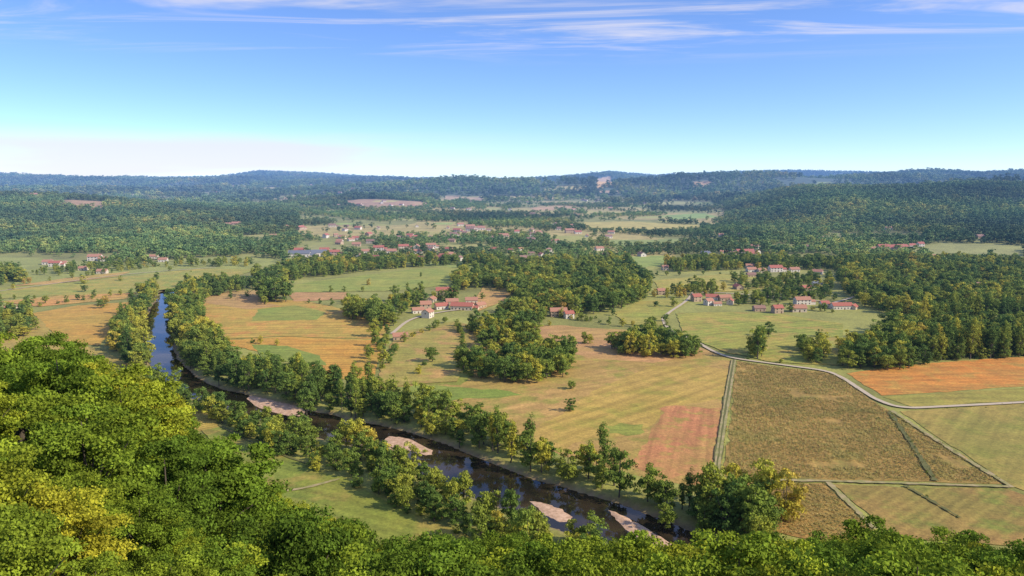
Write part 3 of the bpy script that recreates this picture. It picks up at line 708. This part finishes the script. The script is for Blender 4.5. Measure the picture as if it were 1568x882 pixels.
# ------------------------------------------------------------ world
w=bpy.data.worlds.new('World');scene.world=w;w.use_nodes=True;t=w.node_tree;t.nodes.clear();N=t.nodes.new;l=t.links.new
def wm(op,a,b_=None,clamp=False):
    x=N('ShaderNodeMath');x.operation=op;x.use_clamp=clamp
    for i,q in enumerate((a,b_)):
        if q is None: continue
        if isinstance(q,(int,float)): x.inputs[i].default_value=q
        else: l(q,x.inputs[i])
    return x.outputs[0]
tc=N('ShaderNodeTexCoord');sep=N('ShaderNodeSeparateXYZ');l(tc.outputs['Generated'],sep.inputs[0])
zz=wm('ADD',wm('MULTIPLY',wm('MAXIMUM',sep.outputs[2],0.0),2.0),.045)
cb=N('ShaderNodeCombineXYZ');l(sep.outputs[0],cb.inputs[0]);l(sep.outputs[1],cb.inputs[1]);l(zz,cb.inputs[2])
nz=N('ShaderNodeVectorMath');nz.operation='NORMALIZE';l(cb.outputs[0],nz.inputs[0])
sky=N('ShaderNodeTexSky');sky.sky_type='NISHITA';sky.sun_disc=False;sky.sun_elevation=SUN_EL;sky.sun_rotation=SUN_AZ
sky.air_density=1.0;sky.dust_density=.6;sky.ozone_density=2.0
l(nz.outputs[0],sky.inputs['Vector'])
wb=N('ShaderNodeMix');wb.data_type='RGBA';wb.blend_type='MULTIPLY';wb.inputs[0].default_value=1;l(sky.outputs[0],wb.inputs[6]);wb.inputs[7].default_value=(.98,1.08,1.38,1)
hs=N('ShaderNodeHueSaturation');hs.inputs['Saturation'].default_value=1.05;hs.inputs['Value'].default_value=1.27;l(wb.outputs[2],hs.inputs['Color'])
zc_=wm('MAXIMUM',sep.outputs[2],.02)
cc=N('ShaderNodeCombineXYZ');l(wm('ADD',wm('MULTIPLY',wm('DIVIDE',sep.outputs[0],zc_),.36),2.3),cc.inputs[0]);l(wm('MULTIPLY',wm('DIVIDE',sep.outputs[1],zc_),1.0),cc.inputs[1])
n1=N('ShaderNodeTexNoise');n1.inputs['Scale'].default_value=1.0;n1.inputs['Detail'].default_value=6;n1.inputs['Roughness'].default_value=.62;n1.inputs['Distortion'].default_value=.9;l(cc.outputs[0],n1.inputs['Vector'])
def mr(s,a,b_,c,d):
    x=N('ShaderNodeMapRange');x.interpolation_type='SMOOTHSTEP';l(s,x.inputs[0])
    for i,q in enumerate((a,b_,c,d)): x.inputs[i+1].default_value=q
    return x.outputs[0]
cf=wm('MULTIPLY',mr(n1.outputs[0],.45,.70,0,.78),mr(sep.outputs[2],.12,.16,0,1))
n2=N('ShaderNodeTexNoise');n2.inputs['Scale'].default_value=3;n2.inputs['Detail'].default_value=3
mp=N('ShaderNodeMapping');mp.inputs['Scale'].default_value=(1,1,9);l(tc.outputs['Generated'],mp.inputs[0]);l(mp.outputs[0],n2.inputs['Vector'])
lf=wm('MULTIPLY',wm('MULTIPLY',mr(n2.outputs[0],.35,.6,.2,.8),mr(sep.outputs[2],.05,.025,0,1)),mr(sep.outputs[0],.1,-.30,0,1))
mx=N('ShaderNodeMix');mx.data_type='RGBA';l(wm('MAXIMUM',cf,lf),mx.inputs[0]);l(hs.outputs[0],mx.inputs[6]);mx.inputs[7].default_value=(5.8,5.6,6.1,1)
bg=N('ShaderNodeBackground');bg.inputs[1].default_value=.15;l(mx.outputs[2],bg.inputs[0]);wo=N('ShaderNodeOutputWorld');l(bg.outputs[0],wo.inputs[0])

sd=bpy.data.lights.new('sun','SUN');sd.energy=5;sd.angle=math.radians(.5);sd.color=(1,.88,.68)
so=link(bpy.data.objects.new('sun',sd))
from mathutils import Vector
dv=Vector((math.cos(SUN_EL)*math.sin(SUN_AZ),math.cos(SUN_EL)*math.cos(SUN_AZ),math.sin(SUN_EL)))
so.rotation_euler=dv.to_track_quat('Z','Y').to_euler();so.location=(0,0,300)
cd=bpy.data.cameras.new('camera');co=link(bpy.data.objects.new('camera',cd));scene.camera=co
cd.sensor_width=36;cd.lens=F/1568*36;cd.clip_start=.5;cd.clip_end=30000
co.location=(0,0,CZ);co.rotation_euler=(math.pi/2-PITCH,0,0)
scene.view_settings.view_transform='Standard';scene.view_settings.look='None';scene.view_settings.exposure=0
